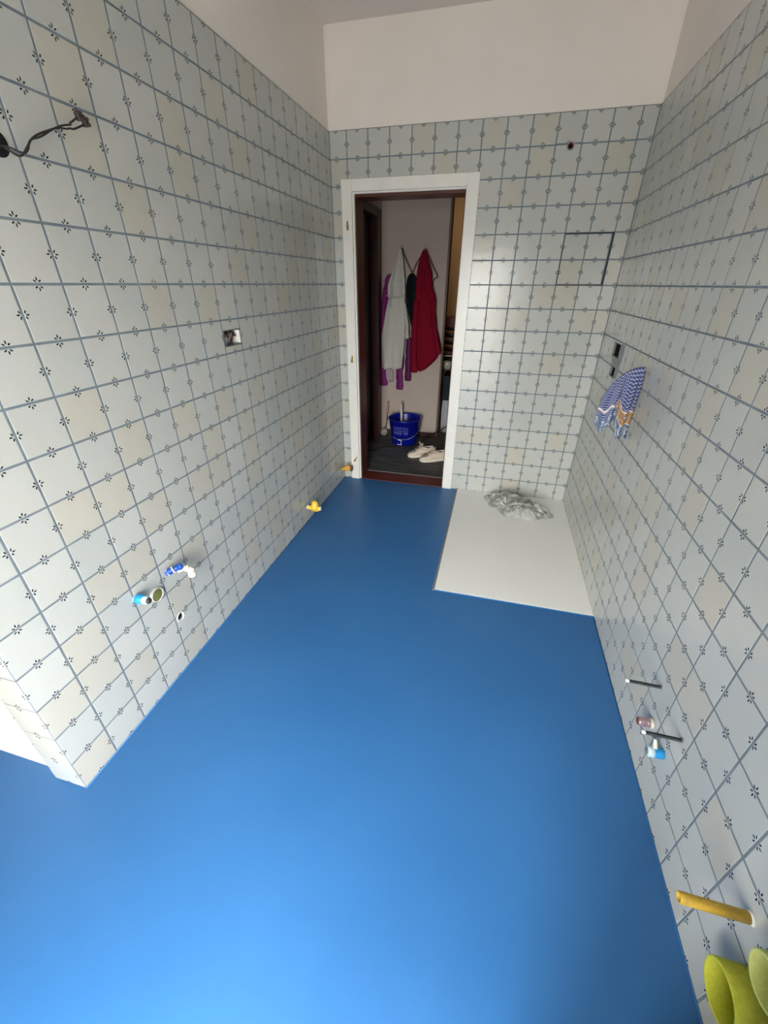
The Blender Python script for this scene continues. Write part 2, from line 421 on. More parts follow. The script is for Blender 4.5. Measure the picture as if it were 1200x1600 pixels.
# left wall (x = 0, faces +x) and its narrow tiled end (faces -y)
mL = basis((0, 1, 0), (1, 0, 0), (0, 0, 0)); YE = -2.9205
HL = [(-1.572, -1.428, 1.378, 1.452), (-2.397, -2.357, 1.938, 1.978), (-2.398, -2.358, 0.467, 0.507), (-2.309, -2.279, 0.268, 0.298)]
bm = bmesh.new(); R = [(YE + 0.0022, 0, -0.02, TOP)]
for h in HL: R = cut(R, h)
panel(bm, mL, R, -0.1427, -0.0009)
wall_left = struct(obj('wall_left', bm, 'grout'))
bm = bmesh.new(); panel(bm, mL, [(YE + 0.006, 0, TOP, CEIL + 0.05)], -0.139, -0.006); obj('plaster', bm, 'plaster', wall_left)
us = [-u for u in lines(0.5066 * T, 0, -YE)][::-1]
us[0] = YE
pcs = collect(mL, us, HL, ZS)
mE = basis((1, 0, 0), (0, -1, 0), (0, YE, 0))
pcs += collect(mE, [-0.145, 0.0], [], ZS)
place_tiles(wall_left, pcs)

# right wall (x = W, faces -x); u runs towards the camera
mR = basis((0, -1, 0), (-1, 0, 0), (W, 0, 0))
HR = [(0.352, 0.518, 1.252, 1.335), (0.412, 0.528, 1.14, 1.203)]
bm = bmesh.new(); R = [(0, -REAR, -0.02, TOP)]
for h in HR: R = cut(R, h)
panel(bm, mR, R, -0.14, -0.0009)
wall_right = struct(obj('wall_right', bm, 'grout'))
bm = bmesh.new(); panel(bm, mR, [(0, -REAR, TOP, CEIL + 0.05)], -0.14, -0.006); obj('plaster', bm, 'plaster', wall_right)
place_tiles(wall_right, collect(mR, lines(0.5472 * T, 0, -REAR), HR, ZS))

# access hatch: four tiles on a loose panel, sitting a little behind the wall face
hatch = empty('access_hatch', (1.776, 0.006, 1.797), 'square inspection hatch of four tiles set slightly back in the back wall', 'hatch')
bm = bmesh.new(); add_box(bm, 1.6285, 1.9115, 0.0165, 0.04, 1.6515, 1.9425); obj('hatch_panel', bm, 'grout', hatch)
for i in range(2):
    for j in range(2):
        o = bpy.data.objects.new('tile', FULL); COL.objects.link(o); o.parent = hatch
        o.matrix_world = Matrix.Identity(4)
        mm = basis((1, 0, 0), (0, -1, 0), (1.7705 + (i - 0.5) * 0.144, 0.013, 1.797 + (j - 0.5) * 0.1475)) @ Matrix.Diagonal((0.965, 0.975, 1, 1))
        o.matrix_local = Matrix.Translation(-hatch.location) @ mm
bm = bmesh.new(); add_box(bm, 1.912, 1.9165, 0.006, 0.04, 1.652, 1.942); obj('sealant_strip', bm, 'grout', hatch)

# ------------------------------------------------------------------ rest of the shell
X0 = -1.35
bm = bmesh.new(); add_box(bm, X0, W + 0.14, REAR - 0.2, 0.0, -0.06, 0.0); floor = struct(obj('floor', bm, 'floor'))
bm = bmesh.new(); add_box(bm, X0 - 0.1, W + 0.14, REAR - 0.2, 0.19, CEIL, CEIL + 0.1); struct(obj('ceiling', bm, 'ceiling'))
bm = bmesh.new(); add_box(bm, X0, -0.139, -2.893, -2.75, 0, CEIL); struct(obj('wall_alcove', bm, 'plaster'))
bm = bmesh.new(); add_box(bm, X0 - 0.1, X0, REAR - 0.2, -2.75, -0.05, CEIL); struct(obj('wall_far_left', bm, 'plaster'))
bm = bmesh.new()
mW = basis((1, 0, 0), (0, -1, 0), (0, 0, 0))
for a, b, c_, d in cut([(X0, W + 0.14, -0.05, CEIL)], WIN): add_box(bm, a, b, REAR - 0.32, REAR, c_, d)
struct(obj('wall_rear', bm, 'plaster'))
bm = bmesh.new(); add_box(bm, 1.40, W - 0.001, REAR, -3.56, 0, CEIL); struct(obj('wall_pier', bm, 'plaster'))  # unseen block added to keep window light off the right wall and floor
bm = bmesh.new(); x0, x1, z0, z1 = WIN; ym = REAR - 0.2
for a, b, c_, d in ((x0, x0 + 0.06, z0, z1), (x1 - 0.06, x1, z0, z1), (x0, x1, z1 - 0.06, z1), (x0, x1, z0, z0 + 0.06), ((x0 + x1) / 2 - 0.05, (x0 + x1) / 2 + 0.05, z0, z1)):
    add_box(bm, a, b, ym - 0.03, ym + 0.03, c_, d)
struct(obj('window_1', bm, 'white_gloss'))

# cove seal between floor and tiles
def bead(name, pts, r, mat):
    bm = bmesh.new(); add_tube(bm, pts, r, 8, 1); return struct(obj(name, bm, mat, smooth=True))
bead('trim_1', [(0.001, YE, 0.0), (0.001, -0.002, 0.0)], 0.003, 'floor')
bead('trim_2', [(W - 0.001, -4.05, 0.0), (W - 0.001, -1.47, 0.0)], 0.003, 'floor')

# ------------------------------------------------------------------ door to the hall
bm = bmesh.new()
for a, b, c_, d in ((0.077, 0.152, 0.0, 2.287), (0.960, 1.036, 0.0, 2.287), (0.152, 0.960, 2.217, 2.287)):
    add_box(bm, a, b, -0.014, 0.004, c_, d, 0.0025)
door = struct(obj('door_1', bm, 'white_gloss'))
bm = bmesh.new()
for a, b, c_, d in ((0.146, 0.166, 0, 2.223), (0.952, 0.966, 0, 2.223), (0.166, 0.952, 2.205, 2.223)):
    add_box(bm, a, b, 0.004, 0.022, c_, d, 0.001)
obj('rebate_strip', bm, 'white_gloss', door)
bm = bmesh.new()
for a, b, c_, d in ((0.138, 0.172, 0, 2.23), (0.945, 0.975, 0, 2.23), (0.172, 0.945, 2.188, 2.23)):
    add_box(bm, a, b, 0.0222, 0.205, c_, d, 0.002)
obj('door_lining', bm, 'brown_wood', door)
bm = bmesh.new(); add_box(bm, 0.166, 0.952, 0.0, 0.196, -0.02, 0.004, 0.001); obj('threshold', bm, 'red_wood', door)
bm = bmesh.new(); add_box(bm, 0.172, 0.945, 0.197, 0.212, -0.01, 0.008, 0.001); obj('threshold_strip', bm, 'grey_plastic', door)['label'] = 'pale grey edge strip of the threshold'
for z, tilt in ((2.012, 0.0), (1.092, 0.1), (0.196, 0.5)):
    bm = bmesh.new(); m = Matrix.Translation((0.118, -0.0225, z)) @ Matrix.Rotation(tilt, 4, 'Y')
    add_lathe(bm, [(0.005, -0.02), (0.008, -0.018), (0.008, 0.008), (0.0055, 0.012), (0.0055, 0.03), (0.002, 0.036)], 12, m)
    add_lathe(bm, [(0.005, 0.0), (0.005, 0.022)], 10, frame_to((0, 1, 0), (0.118, -0.022, z)))
    obj('hinge_pin', bm, 'brass', door, True)['label'] = 'bare brass hinge stub'

# ------------------------------------------------------------------ hall beyond the door
HB_Y = 1.40; HX = 0.685
bm = bmesh.new(); add_box(bm, -0.3, 3.2, 0.19, 3.2, -0.06, -0.002); struct(obj('floor_hall', bm, 'hall_floor'))
bm = bmesh.new(); add_box(bm, -0.3, 3.2, 0.19, 3.2, 2.62, 2.7); struct(obj('ceiling_hall', bm, 'hall_paint'))
bm = bmesh.new(); add_box(bm, -0.3, HX, HB_Y, HB_Y + 0.12, 0, 2.62); struct(obj('wall_hall', bm, 'hall_paint'))
bm = bmesh.new(); add_box(bm, HX, HX + 0.022, HB_Y - 0.006, HB_Y + 0.126, 0, 2.62, 0.002); struct(obj('trim_3', bm, 'corner_wood'))
bm = bmesh.new(); add_box(bm, -0.12, 0.0, 1.21, HB_Y, 0, 2.62); add_box(bm, -0.12, 0.0, 0.19, 1.21, 2.23, 2.62); add_box(bm, -0.12, 0, 0.19, 0.30, 0, 2.22)
struct(obj('wall_hall_left', bm, 'hall_paint'))
bm = bmesh.new(); add_box(bm, 2.6, 2.7, 0.19, 3.2, 0, 2.62); struct(obj('wall_hall_right', bm, 'tan_paint'))
bm = bmesh.new(); add_box(bm, -0.3, 3.2, 3.0, 3.12, 0, 2.62); struct(obj('wall_corridor', bm, 'tan_paint'))
bm = bmesh.new(); add_box(bm, W, 3.2, 0.19, 0.3, -0.02, 2.62); struct(obj('wall_hall_front', bm, 'hall_paint'))
bm = bmesh.new(); add_box(bm, -0.42, -0.3, HB_Y - 0.1, 3.12, -0.02, 2.7); struct(obj('wall_corridor_left', bm, 'tan_paint'))
bm = bmesh.new(); add_box(bm, -0.3, -0.11, 0.19, 0.3, -0.02, 2.7); add_box(bm, -0.42, -0.3, 0.19, HB_Y - 0.1, -0.02, 2.7); struct(obj('wall_side_room', bm, 'hall_paint'))
bm = bmesh.new(); add_box(bm, 0.0, HX, HB_Y - 0.014, HB_Y, 0, 0.055, 0.003); struct(obj('baseboard_hall', bm, 'hall_left_wood'))
bm = bmesh.new()
for a, b, c_, d in ((1.19, 1.325, 0, 2.285), (0.21, 0.33, 0, 2.285), (0.33, 1.19, 2.215, 2.285)):
    add_box(bm, -0.11, 0.016, a, b, c_, d, 0.003)
door2 = struct(obj('door_2', bm, 'hall_left_wood'))
bm = bmesh.new(); add_box(bm, -0.105, -0.07, 0.33, 1.19, 0.005, 2.215, 0.002)
for z0_, z1_ in ((0.2, 0.95), (1.1, 2.05)): add_box(bm, -0.071, -0.062, 0.45, 1.07, z0_, z1_, 0.004)
obj('door_leaf', bm, 'hall_leaf', door2)  # closed panel standing in for the dark open doorway

# ------------------------------------------------------------------ shower tray
bm = bmesh.new(); add_box(bm, 1.098, W - 0.0005, -1.462, -0.0005, 0.0, 0.007, 0.0015)
tray = empty('shower_tray', (1.55, -0.73, 0), 'flat white rectangular shower tray in the far right floor corner', 'shower tray')
obj('tray_slab', bm, 'tray', tray)
bm = bmesh.new(); add_box(bm, 1.084, 1.0979, -1.469, -0.0005, 0.0, 0.0062, 0.001); obj('edge_seal', bm, 'sealant', tray)['label'] = 'grey sealed left edge'
bm = bmesh.new(); add_box(bm, 1.098, W - 0.0005, -1.467, -1.4623, 0.0, 0.006, 0.001); obj('front_seal', bm, 'floor', tray)['label'] = 'blue painted front edge'

# ------------------------------------------------------------------ crumpled sheet on the tray
def crumpled():
    bm = bmesh.new(); NX, NY = 84, 60; g = []
    for j in range(NY + 1):
        row = []
        for i in range(NX + 1):
            u = i / NX * 2 - 1; v = j / NY * 2 - 1
            k = math.sqrt(max(1e-6, 1 - 0.5 * v * v)); l = math.sqrt(max(1e-6, 1 - 0.5 * u * u))
            du, dv = u * k, v * l; r = min(1, math.hypot(du, dv)); th = math.atan2(dv, du)
            edge = 1 + 0.16 * math.sin(2 * th + 2.2) + 0.12 * math.sin(3 * th + 0.4) + 0.07 * math.sin(7 * th + 1)
            x = du * 0.245 * edge; y = dv * 0.175 * edge
            p = Vector((x * 8, y * 9, 0.3)); wv = noise.noise_vector(p * 0.9) * 0.8
            rid = 0
            for o_, a_ in ((1, 1), (2.1, 0.55), (4.3, 0.28)):
                rid += a_ * (1 - abs(noise.noise((p + wv) * o_ + Vector((3.1, o_, 0)))) * 2.4)
            env = (1 - r ** 3.0)
            h = env * (0.016 + 0.050 * max(0, rid)) + 0.004 * (1 - r)
            sh = noise.noise_vector(p * 2.6) * 0.026 * env
            row.append(bm.verts.new((x + sh.x, y + sh.y, max(0.0, h))))
        g.append(row)
    for j in range(NY):
        for i in range(NX): bm.faces.new((g[j][i], g[j][i + 1], g[j + 1][i + 1], g[j + 1][i]))
    # two loose folded strips lying over the heap
    def strip(pts, w, lift):
        path = smooth_path(pts, 10); L, Rr = [], []
        for i, p in enumerate(path):
            tg = (path[min(i + 1, len(path) - 1)] - path[max(i - 1, 0)]).normalized(); s = Vector((-tg.y, tg.x, 0)) * w * (0.7 + 0.3 * math.sin(i * 0.9))
            up = Vector((0, 0, 0.010 * math.sin(i * 0.7)))
            L.append(bm.verts.new(p + s + Vector((0, 0, lift * 0.3)))); Rr.append(bm.verts.new(p - s - up * 0.2)); 
        mid = [bm.verts.new(p + Vector((0, 0, lift))) for p in path]
        for a, b_ in ((L, mid), (mid, Rr)):
            for i in range(len(path) - 1): bm.faces.new((a[i], a[i + 1], b_[i + 1], b_[i]))
    strip([(0.07, -0.02, 0.055), (0.14, -0.045, 0.04), (0.20, -0.05, 0.018), (0.255, -0.02, 0.012)], 0.026, 0.022)
    strip([(-0.05, -0.10, 0.05), (0.02, -0.06, 0.075), (0.09, -0.03, 0.07), (0.16, 0.02, 0.04)], 0.018, 0.022)
    strip([(-0.20, 0.04, 0.02), (-0.13, 0.10, 0.06), (-0.05, 0.11, 0.05), (0.03, 0.10, 0.05)], 0.024, 0.022)
    ob = obj('plastic_sheet', bm, 'sheet', None, False)
    for p in ob.data.polygons: p.use_smooth = (p.index % 7) != 0
    return ob
sh = crumpled(); sh.location = (1.605, -0.255, 0.007); sh.rotation_euler = (0, 0, -0.30)
tag(sh, 'crumpled greyish plastic sheet heaped on the white shower tray', 'sheet')

# ------------------------------------------------------------------ left wall fittings
def ring(bm, r0, r1, h, mtx, seg=24):
    return add_lathe(bm, [(r0, 0), (r1, 0), (r1, h * 0.7), ((r1 + r0) / 2, h), (r0, h * 0.7)], seg, mtx, cap=False, closed=True)
def tube_shell(bm, r0, r1, z0, z1, mtx, seg=28):
    e = min(0.3 * (r1 - r0), 0.002)
    return add_lathe(bm, [(r0, z0), (r1, z0), (r1, z1 - e), (r1 - e, z1), (r0 + e, z1), (r0, z1 - e)], seg, mtx, cap=False, closed=True)

# open wall box with wires
box = empty('wall_box', (-0.03, -1.5, 1.415), 'open metal socket box with loose wire ends, set in the left wall', 'electrical box')
bm = bmesh.new()
for a, b, c_, d in ((-1.571, -1.568, 1.379, 1.451), (-1.432, -1.429, 1.379, 1.451), (-1.568, -1.432, 1.379, 1.382), (-1.568, -1.432, 1.448, 1.451)):
    add_box(bm, -0.05, 0.0012, a, b, c_, d)
add_box(bm, -0.052, -0.049, -1.571, -1.429, 1.379, 1.451)
obj('box_shell', bm, 'steel', box)
bm = bmesh.new(); add_box(bm, -0.046, 0.002, -1.4445, -1.4325, 1.384, 1.446, 0.002); obj('mounting_rail', bm, 'white_pvc', box)['label'] = 'white strip at the right side of the box'
rng = random.Random(3)
for k in range(7):
    bm = bmesh.new(); y0 = -1.555 + 0.016 * k; pts = [(-0.045, y0, 1.40 + rng.uniform(0, 0.04))]
    for q in range(3): pts.append((-0.03 + 0.009 * q + rng.uniform(-0.004, 0.004), y0 + rng.uniform(-0.014, 0.014), 1.415 + rng.uniform(-0.026, 0.026)))
    add_tube(bm, pts, 0.0042, 8, 5); obj('wire', bm, ['connector', 'tan_strap', 'wire', 'pink_metal', 'tan_strap', 'connector', 'wire'][k], box, True)

# twisted lamp wires from a hole high on the left wall
lead = empty('lamp_wires', (0.0, -2.378, 1.958), 'pair of dark twisted wires hanging out of a hole high on the left wall', 'wires')
base = [(-0.03, -2.378, 1.958), (0.012, -2.372, 1.950), (0.03, -2.345, 1.939), (0.032, -2.322, 1.957), (0.030, -2.303, 1.977), (0.028, -2.262, 1.998), (0.030, -2.209, 2.024), (0.030, -2.165, 2.037), (0.034, -2.136, 2.053)]
path = smooth_path(base, 8)
for s in (0, math.pi):
    pts = []
    for i, p in enumerate(path):
        f = i / (len(path) - 1); a = s + f * 15; w = 0.0030 + 0.0028 * abs(math.sin(f * 9)) + (0.004 * max(0, f - 0.88) / 0.12)
        pts.append(p + Vector((math.sin(a) * 0.003, math.cos(a) * w * 0.5, math.cos(a) * w * 0.85)) if f < 0.88 else p + Vector((0, -0.4 * w * math.cos(s), w * math.cos(s))))
    pts.append(Vector((0.037, -2.1325, 2.064)) if s == 0 else Vector((0.037, -2.1145, 2.054)))
    bm = bmesh.new(); add_tube(bm, pts, 0.0024, 8, 1); obj('wire', bm, 'wire', lead, True)
for c_, t_ in (((0.037, -2.132, 2.067), 0.35), ((0.037, -2.114, 2.058), 0.25)):
    bm = bmesh.new(); m = Matrix.Translation(c_) @ Matrix.Rotation(t_, 4, 'X')
    add_box(bm, -0.007, 0.007, -0.0075, 0.0075, -0.0105, 0.0105, 0.002, m)
    for q in (-0.006, 0.006): add_lathe(bm, [(0.0042, 0), (0.0042, 0.007), (0.003, 0.008)], 10, m @ frame_to((1, 0, 0), (0.006, 0, q)))
    add_lathe(bm, [(0.005, 0.009), (0.0055, 0.014), (0.003, 0.016)], 10, m)
    obj('connector_block', bm, 'connector', lead, True)
bm = bmesh.new(); tube_shell(bm, 0.013, 0.031, -0.004, 0.0014, frame_to((1, 0, 0), (0, -2.377, 1.958)))
hole = empty('cable_hole', (0, -2.377, 1.958), 'black cable hole in the left wall at the picture edge', 'hole')
obj('hole_edge', bm, 'black', hole)
bm = bmesh.new(); add_lathe(bm, [(0.03, 0), (0.03, 0.002)], 20, frame_to((1, 0, 0), (-0.04, -2.377, 1.958))); obj('hole_bottom', bm, 'black', hole)

# cold water stub: pale wrapped pipe with blue cap
def stub(name, loc, axis, parts, label, cat, group=None):
    e_ = empty(name, loc, label, cat, group)
    for nm, prof, mat, lab in parts:
        bm = bmesh.new(); add_lathe(bm, prof, 24, frame_to(axis, loc)); o_ = obj(nm, bm, mat, e_, True)
        if lab: o_['label'] = lab
    return e_
stub('capped_pipe', (0.0005, -2.466, 0.541), (1, 0, 0.0), [
    ('sleeve', [(0.019, 0), (0.0195, 0.004), (0.0175, 0.02), (0.0165, 0.05), (0.015, 0.056)], 'pale_tape', 'pale blue wrapped sleeve'),
    ('band', [(0.0185, 0.003), (0.0204, 0.005), (0.0192, 0.036), (0.0168, 0.0375)], 'blue_cap', 'bright blue band'),
    ('pipe_mouth', [(0.0125, 0.056), (0.0125, 0.062), (0.010, 0.066), (0.006, 0.067)], 'connector', 'dark open end')],
    'light blue capped water pipe stub sticking out of the lower left wall', 'pipe stub')
dr = empty('waste_pipe', (0.0, -2.378, 0.487), 'round waste pipe with olive lid beside the light blue stub', 'pipe')
bm = bmesh.new(); tube_shell(bm, 0.0285, 0.0315, -0.03, 0.012, frame_to((1, 0, 0), (0, -2.378, 0.487))); obj('pipe_rim', bm, 'white_pvc', dr, True)
bm = bmesh.new(); add_lathe(bm, [(0.0285, -0.006), (0.0285, 0.008), (0.026, 0.0095), (0.010, 0.009)], 28, frame_to((1, 0, 0), (0, -2.378, 0.487))); obj('pipe_lid', bm, 'olive', dr, True)

# bent pipe wrapped in tape with deep blue cap
el = empty('bent_pipe', (0.0, -2.285, 0.54), 'bent pipe outlet in deep blue plastic and crumpled white tape, left wall', 'pipe stub')
bm = bmesh.new(); add_tube(bm, [(0.001, -2.292, 0.537), (0.018, -2.285, 0.548), (0.034, -2.268, 0.553), (0.044, -2.247, 0.552)], lambda u: 0.0130 + 0.0022 * math.sin(u * 9) + 0.0012 * math.sin(u * 31), 14, 9); obj('blue_sleeve', bm, 'deep_blue', el, True)
bm = bmesh.new(); add_tube(bm, [(0.028, -2.262, 0.536), (0.046, -2.238, 0.533), (0.058, -2.222, 0.520), (0.060, -2.218, 0.498), (0.058, -2.216, 0.478)], lambda u: 0.0115 + 0.006 * u + 0.0018 * math.sin(u * 24) + 0.001 * math.sin(u * 57), 14, 10); obj('tape_wrap', bm, 'paper', el, True)
bm = bmesh.new(); add_lathe(bm, [(0.015, 0), (0.016, 0.004), (0.012, 0.006)], 18, frame_to((0, 0.1, -1), (0.058, -2.216, 0.477))); obj('pipe_mouth', bm, 'connector', el, True)
for k, (x, y, z) in enumerate(((0.006, -2.290, 0.5395), (0.026, -2.2775, 0.5515), (0.042, -2.250, 0.5525))):
    bm = bmesh.new(); tube_shell(bm, 0.0125, 0.0158, -0.003, 0.003, frame_to((0.5, 0.5, 0.25), (x, y, z)), 18); obj('tape_band', bm, 'paper', el, True)

dh = empty('drain_hole', (0, -2.294, 0.283), 'small dark drain hole with white rim near the left wall base', 'drain')
bm = bmesh.new(); tube_shell(bm, 0.0195, 0.0230, -0.045, 0.003, frame_to((1, 0, 0), (0, -2.294, 0.283))); obj('rim', bm, 'white_pvc', dh, True)
bm = bmesh.new(); add_lathe(bm, [(0.0195, 0), (0.0195, 0.002)], 20, frame_to((1, 0, 0), (-0.008, -2.294, 0.283))); obj('plug', bm, 'black', dh, True)  # black disc just inside the mouth, painting the shade of the open bore

# yellow capped outlets close to the floor
y1 = empty('yellow_valve', (0.0, -0.875, 0.118), 'bright yellow capped outlet low on the left wall, midway to the door', 'valve')
bm = bmesh.new(); add_tube(bm, [(0.0005, -0.875, 0.122), (0.03, -0.875, 0.118), (0.065, -0.875, 0.112), (0.09, -0.875, 0.116), (0.112, -0.875, 0.122)], lambda u: 0.013 + 0.009 * math.sin(u * math.pi), 14, 5); obj('barrel', bm, 'yellow', y1, True)
bm = bmesh.new(); add_lathe(bm, [(0.034, 0.0), (0.031, 0.022), (0.026, 0.045), (0.022, 0.06), (0.012, 0.068)], 20, Matrix.Translation((0.064, -0.875, 0.112))); obj('bell_cap', bm, 'yellow', y1, True)
for x in (0.006, 0.108):
    bm = bmesh.new(); add_lathe(bm, [(0.012, -0.006), (0.0165, -0.004), (0.0165, 0.004), (0.012, 0.006)], 16, frame_to((1, 0, 0), (x + 0.001, -0.875, 0.1215))); obj('end_collar', bm, 'paper', y1, True)['label'] = 'pale end collar'
y2 = empty('amber_valve', (0.0, -0.07, 0.115), 'amber yellow capped outlet in the corner beside the white door frame', 'valve')
bm = bmesh.new(); add_tube(bm, [(0.0005, -0.07, 0.105), (0.02, -0.07, 0.113), (0.05, -0.07, 0.12), (0.085, -0.07, 0.122)], lambda u: 0.012 + 0.012 * u, 14, 5); obj('barrel', bm, 'orange_yellow', y2, True)
bm = bmesh.new(); add_lathe(bm, [(0.026, 0), (0.027, 0.006), (0.027, 0.014), (0.02, 0.017)], 18, frame_to((1, 0, 0.05), (0.085, -0.07, 0.1225))); obj('end_ring', bm, 'tan_strap', y2, True)
bm = bmesh.new(); add_box(bm, 0.035, 0.075, -0.078, -0.062, 0.134, 0.150, 0.004); obj('lever', bm, 'orange_yellow', y2, True)

# ------------------------------------------------------------------ right wall fittings
def slot_box(u0, u1, z0, z1, label):
    e_ = empty('mixer_box', (W, -(u0 + u1) / 2, (z0 + z1) / 2), label, 'wall box')
    bm = bmesh.new(); th = 0.004
    for a, b, c_, d in ((u0, u0 + th, z0, z1), (u1 - th, u1, z0, z1), (u0 + th, u1 - th, z0, z0 + th), (u0 + th, u1 - th, z1 - th, z1)):
        add_box(bm, W - 0.0015, W + 0.011, -b, -a, c_, d)
    obj('sleeve', bm, 'grey_plastic', e_)
    bm = bmesh.new()
    for a, b, c_, d in ((u0, u0 + th, z0, z1), (u1 - th, u1, z0, z1), (u0 + th, u1 - th, z0, z0 + th), (u0 + th, u1 - th, z1 - th, z1)):
        add_box(bm, W + 0.011, W + 0.07, -b, -a, c_, d)
    add_box(bm, W + 0.066, W + 0.07, -u1, -u0, z0, z1); add_box(bm, W + 0.03, W + 0.066, -u1 + 0.03, -u0 - 0.03, z0 + 0.012, z1 - 0.012, 0.004)
    obj('cavity', bm, 'black', e_)
slot_box(*HR[0], 'upper black recessed mixer box in the right wall above the towel')
slot_box(*HR[1], 'lower black recessed mixer box in the right wall beside the towel')
bm = bmesh.new()   # mortar smear round the boxes
def smear(bm, pts, x):
    a = [bm.verts.new((x - 0.0012, -u, z)) for u, z in pts]; b = [bm.verts.new((x + 0.001, -u, z)) for u, z in pts]
    bm.faces.new(a); bm.faces.new(b[::-1])
    for i in range(len(a)): bm.faces.new((a[i], b[i], b[(i + 1) % len(a)], a[(i + 1) % len(a)]))
smear(bm, [(0.42, 1.208), (0.52, 1.206), (0.60, 1.215), (0.62, 1.30), (0.60, 1.345), (0.525, 1.35), (0.524, 1.25), (0.42, 1.249), (0.37, 1.235)], W)
smear(bm, [(0.533, 1.205), (0.60, 1.205), (0.59, 1.15), (0.535, 1.14)], W)
obj('mortar_patch', bm, 'mortar', wall_right)

# towel hung over a short shower outlet
arm = empty('shower_outlet', (W, -1.075, 1.268), 'short metal outlet arm on the right wall, under the blue towel', 'outlet')
bm = bmesh.new(); add_tube(bm, [(W - 0.0005, -1.075, 1.258), (W - 0.04, -1.075, 1.258), (W - 0.075, -1.075, 1.248), (W - 0.11, -1.075, 1.215)], 0.0095, 14, 5); obj('arm_pipe', bm, 'steel', arm, True)
bm = bmesh.new(); add_lathe(bm, [(0.020, 0), (0.020, 0.002), (0.014, 0.004)], 20, frame_to((-1, 0, 0), (W - 0.0003, -1.075, 1.258))); obj('wall_rose', bm, 'steel', arm, True)

def towel():
    NU, NV = 64, 90; me = bpy.data.meshes.new('towel'); V, F, UVs = [], [], []
    def side(front):
        base = len(V)
        for j in range(NV + 1):
            v = j / NV
            for i in range(NU + 1):
                u = i / NU
                # ridge follows the arm: near the wall high, outer end lower
                xt = 2.006 - 0.135 * (1 - u); zt = 1.290 - 0.100 * (1 - u) ** 2.3
                # hem: left lobe short, middle notch, right lobe long
                if front:
                    zb = 0.985 - 0.055 * math.exp(-((u - 0.86) / 0.16) ** 2) + 0.075 * math.exp(-((u - 0.47) / 0.08) ** 2) + 0.02 * math.cos(u * 22)
                    xb = 1.846 + 0.160 * u + 0.01 * math.sin(u * 7)
                    if u < 0.45: xb -= 0.012 * (1 - u / 0.45)
                else:
                    zb = 1.03 - 0.05 * math.exp(-((u - 0.3) / 0.2) ** 2) + 0.01 * math.cos(u * 18); xb = 1.852 + 0.154 * u
                k = v ** 0.9
                x = xt + (xb - xt) * k; z = zt + (zb - zt) * v
                x -= 0.020 * math.sin(min(1, v * 1.1) * math.pi) * (1 - u) ** 1.5 * 0.6
                fold = 0.020 * math.cos((u * 3.1 + 0.25 * v) * 2 * math.pi * 0.62 + 2.6) + 0.007 * math.cos(u * 31 + v * 3)
                crease = 0.022 * math.exp(-((u - 0.46 + 0.06 * (0.5 - v)) / 0.055) ** 2) * min(1, v * 2.2)
                off = 0.016 + (fold + crease) * min(1, v * 2.5 + 0.12) + 0.018 * v
                off = max(off, 0.013)
                rr = 0.014 * (1 - math.exp(-v * 14)); y = -1.075 + (-1 if front else 1) * (rr + (off - 0.013) * min(1, v * 6))
                x = min(x, W - 0.003)
                V.append((x, y, z + (0.006 * math.exp(-v * 40)))); UVs.append((u * 0.9 if front else u * 0.9 + 1, v * (1.0 if u > 0.5 else 1.06)))
        for j in range(NV):
            for i in range(NU):
                a = base + j * (NU + 1) + i; q = (a, a + 1, a + NU + 2, a + NU + 1); F.append(q if front else q[::-1])
    side(True); side(False)
    me.from_pydata(V, [], F); l = me.uv_layers.new(name='cloth_uv')
    for lp in me.loops: l.data[lp.index].uv = UVs[lp.vertex_index]
    o = link('towel', me, 'towel', None, True)
    md = o.modifiers.new('thick', 'SOLIDIFY'); md.thickness = 0.0025; md.offset = 0
    return tag(o, 'blue zigzag patterned towel with ochre band hanging on the right wall', 'towel')
towel()

# threaded wall studs, all perpendicular to the wall
def stud(y, z, label):
    e_ = empty('wall_stud', (W, y, z), label, 'stud', 'dark studs of the right wall')
    bm = bmesh.new(); prof = [(0.0045, 0.0)]; n = 34; L = 0.112
    for i in range(n):
        prof += [(0.0062, L * (i + 0.25) / n), (0.0052, L * (i + 0.75) / n)]
    prof.append((0.004, L)); add_lathe(bm, prof, 14, frame_to((-1, 0, 0), (W - 0.0005, y, z))); obj('threaded_rod', bm, 'black_metal', e_)
    bm = bmesh.new(); add_lathe(bm, [(0.0064, 0), (0.0068, 0.002), (0.0066, 0.008), (0.005, 0.010)], 14, frame_to((-1, 0, 0), (W - 0.108, y, z))); obj('end_cap', bm, 'white_pvc', e_, True)['label'] = 'pale end cap'
    bm = bmesh.new(); add_lathe(bm, [(0.008, 0), (0.0085, 0.0015), (0.007, 0.003)], 14, frame_to((-1, 0, 0), (W - 0.0005, y, z))); obj('wall_plug', bm, 'grey_plastic', e_, True)
stud(-2.246, 0.388, 'dark threaded stud above the pinkish metal plug, right wall')
stud(-2.449, 0.390, 'dark threaded stud between the pinkish plug and blue capped pipe')
stub('metal_plug', (W - 0.0005, -2.294, 0.246), (-1, 0, 0), [
    ('plug_body', [(0.0155, 0), (0.0165, 0.002), (0.0165, 0.020), (0.0150, 0.022), (0.0165, 0.024), (0.0165, 0.046), (0.0150, 0.05)], 'pink_metal', None),
    ('plug_mouth', [(0.0125, 0.05), (0.0125, 0.0515), (0.009, 0.052)], 'red_brown_strap', 'dark reddish open end'),
    ('plastic_ring', [(0.019, 0.0), (0.020, 0.002), (0.019, 0.010), (0.0165, 0.011)], 'clear', None)],
    'pinkish metal pipe plug low on the right wall between two studs', 'pipe stub')
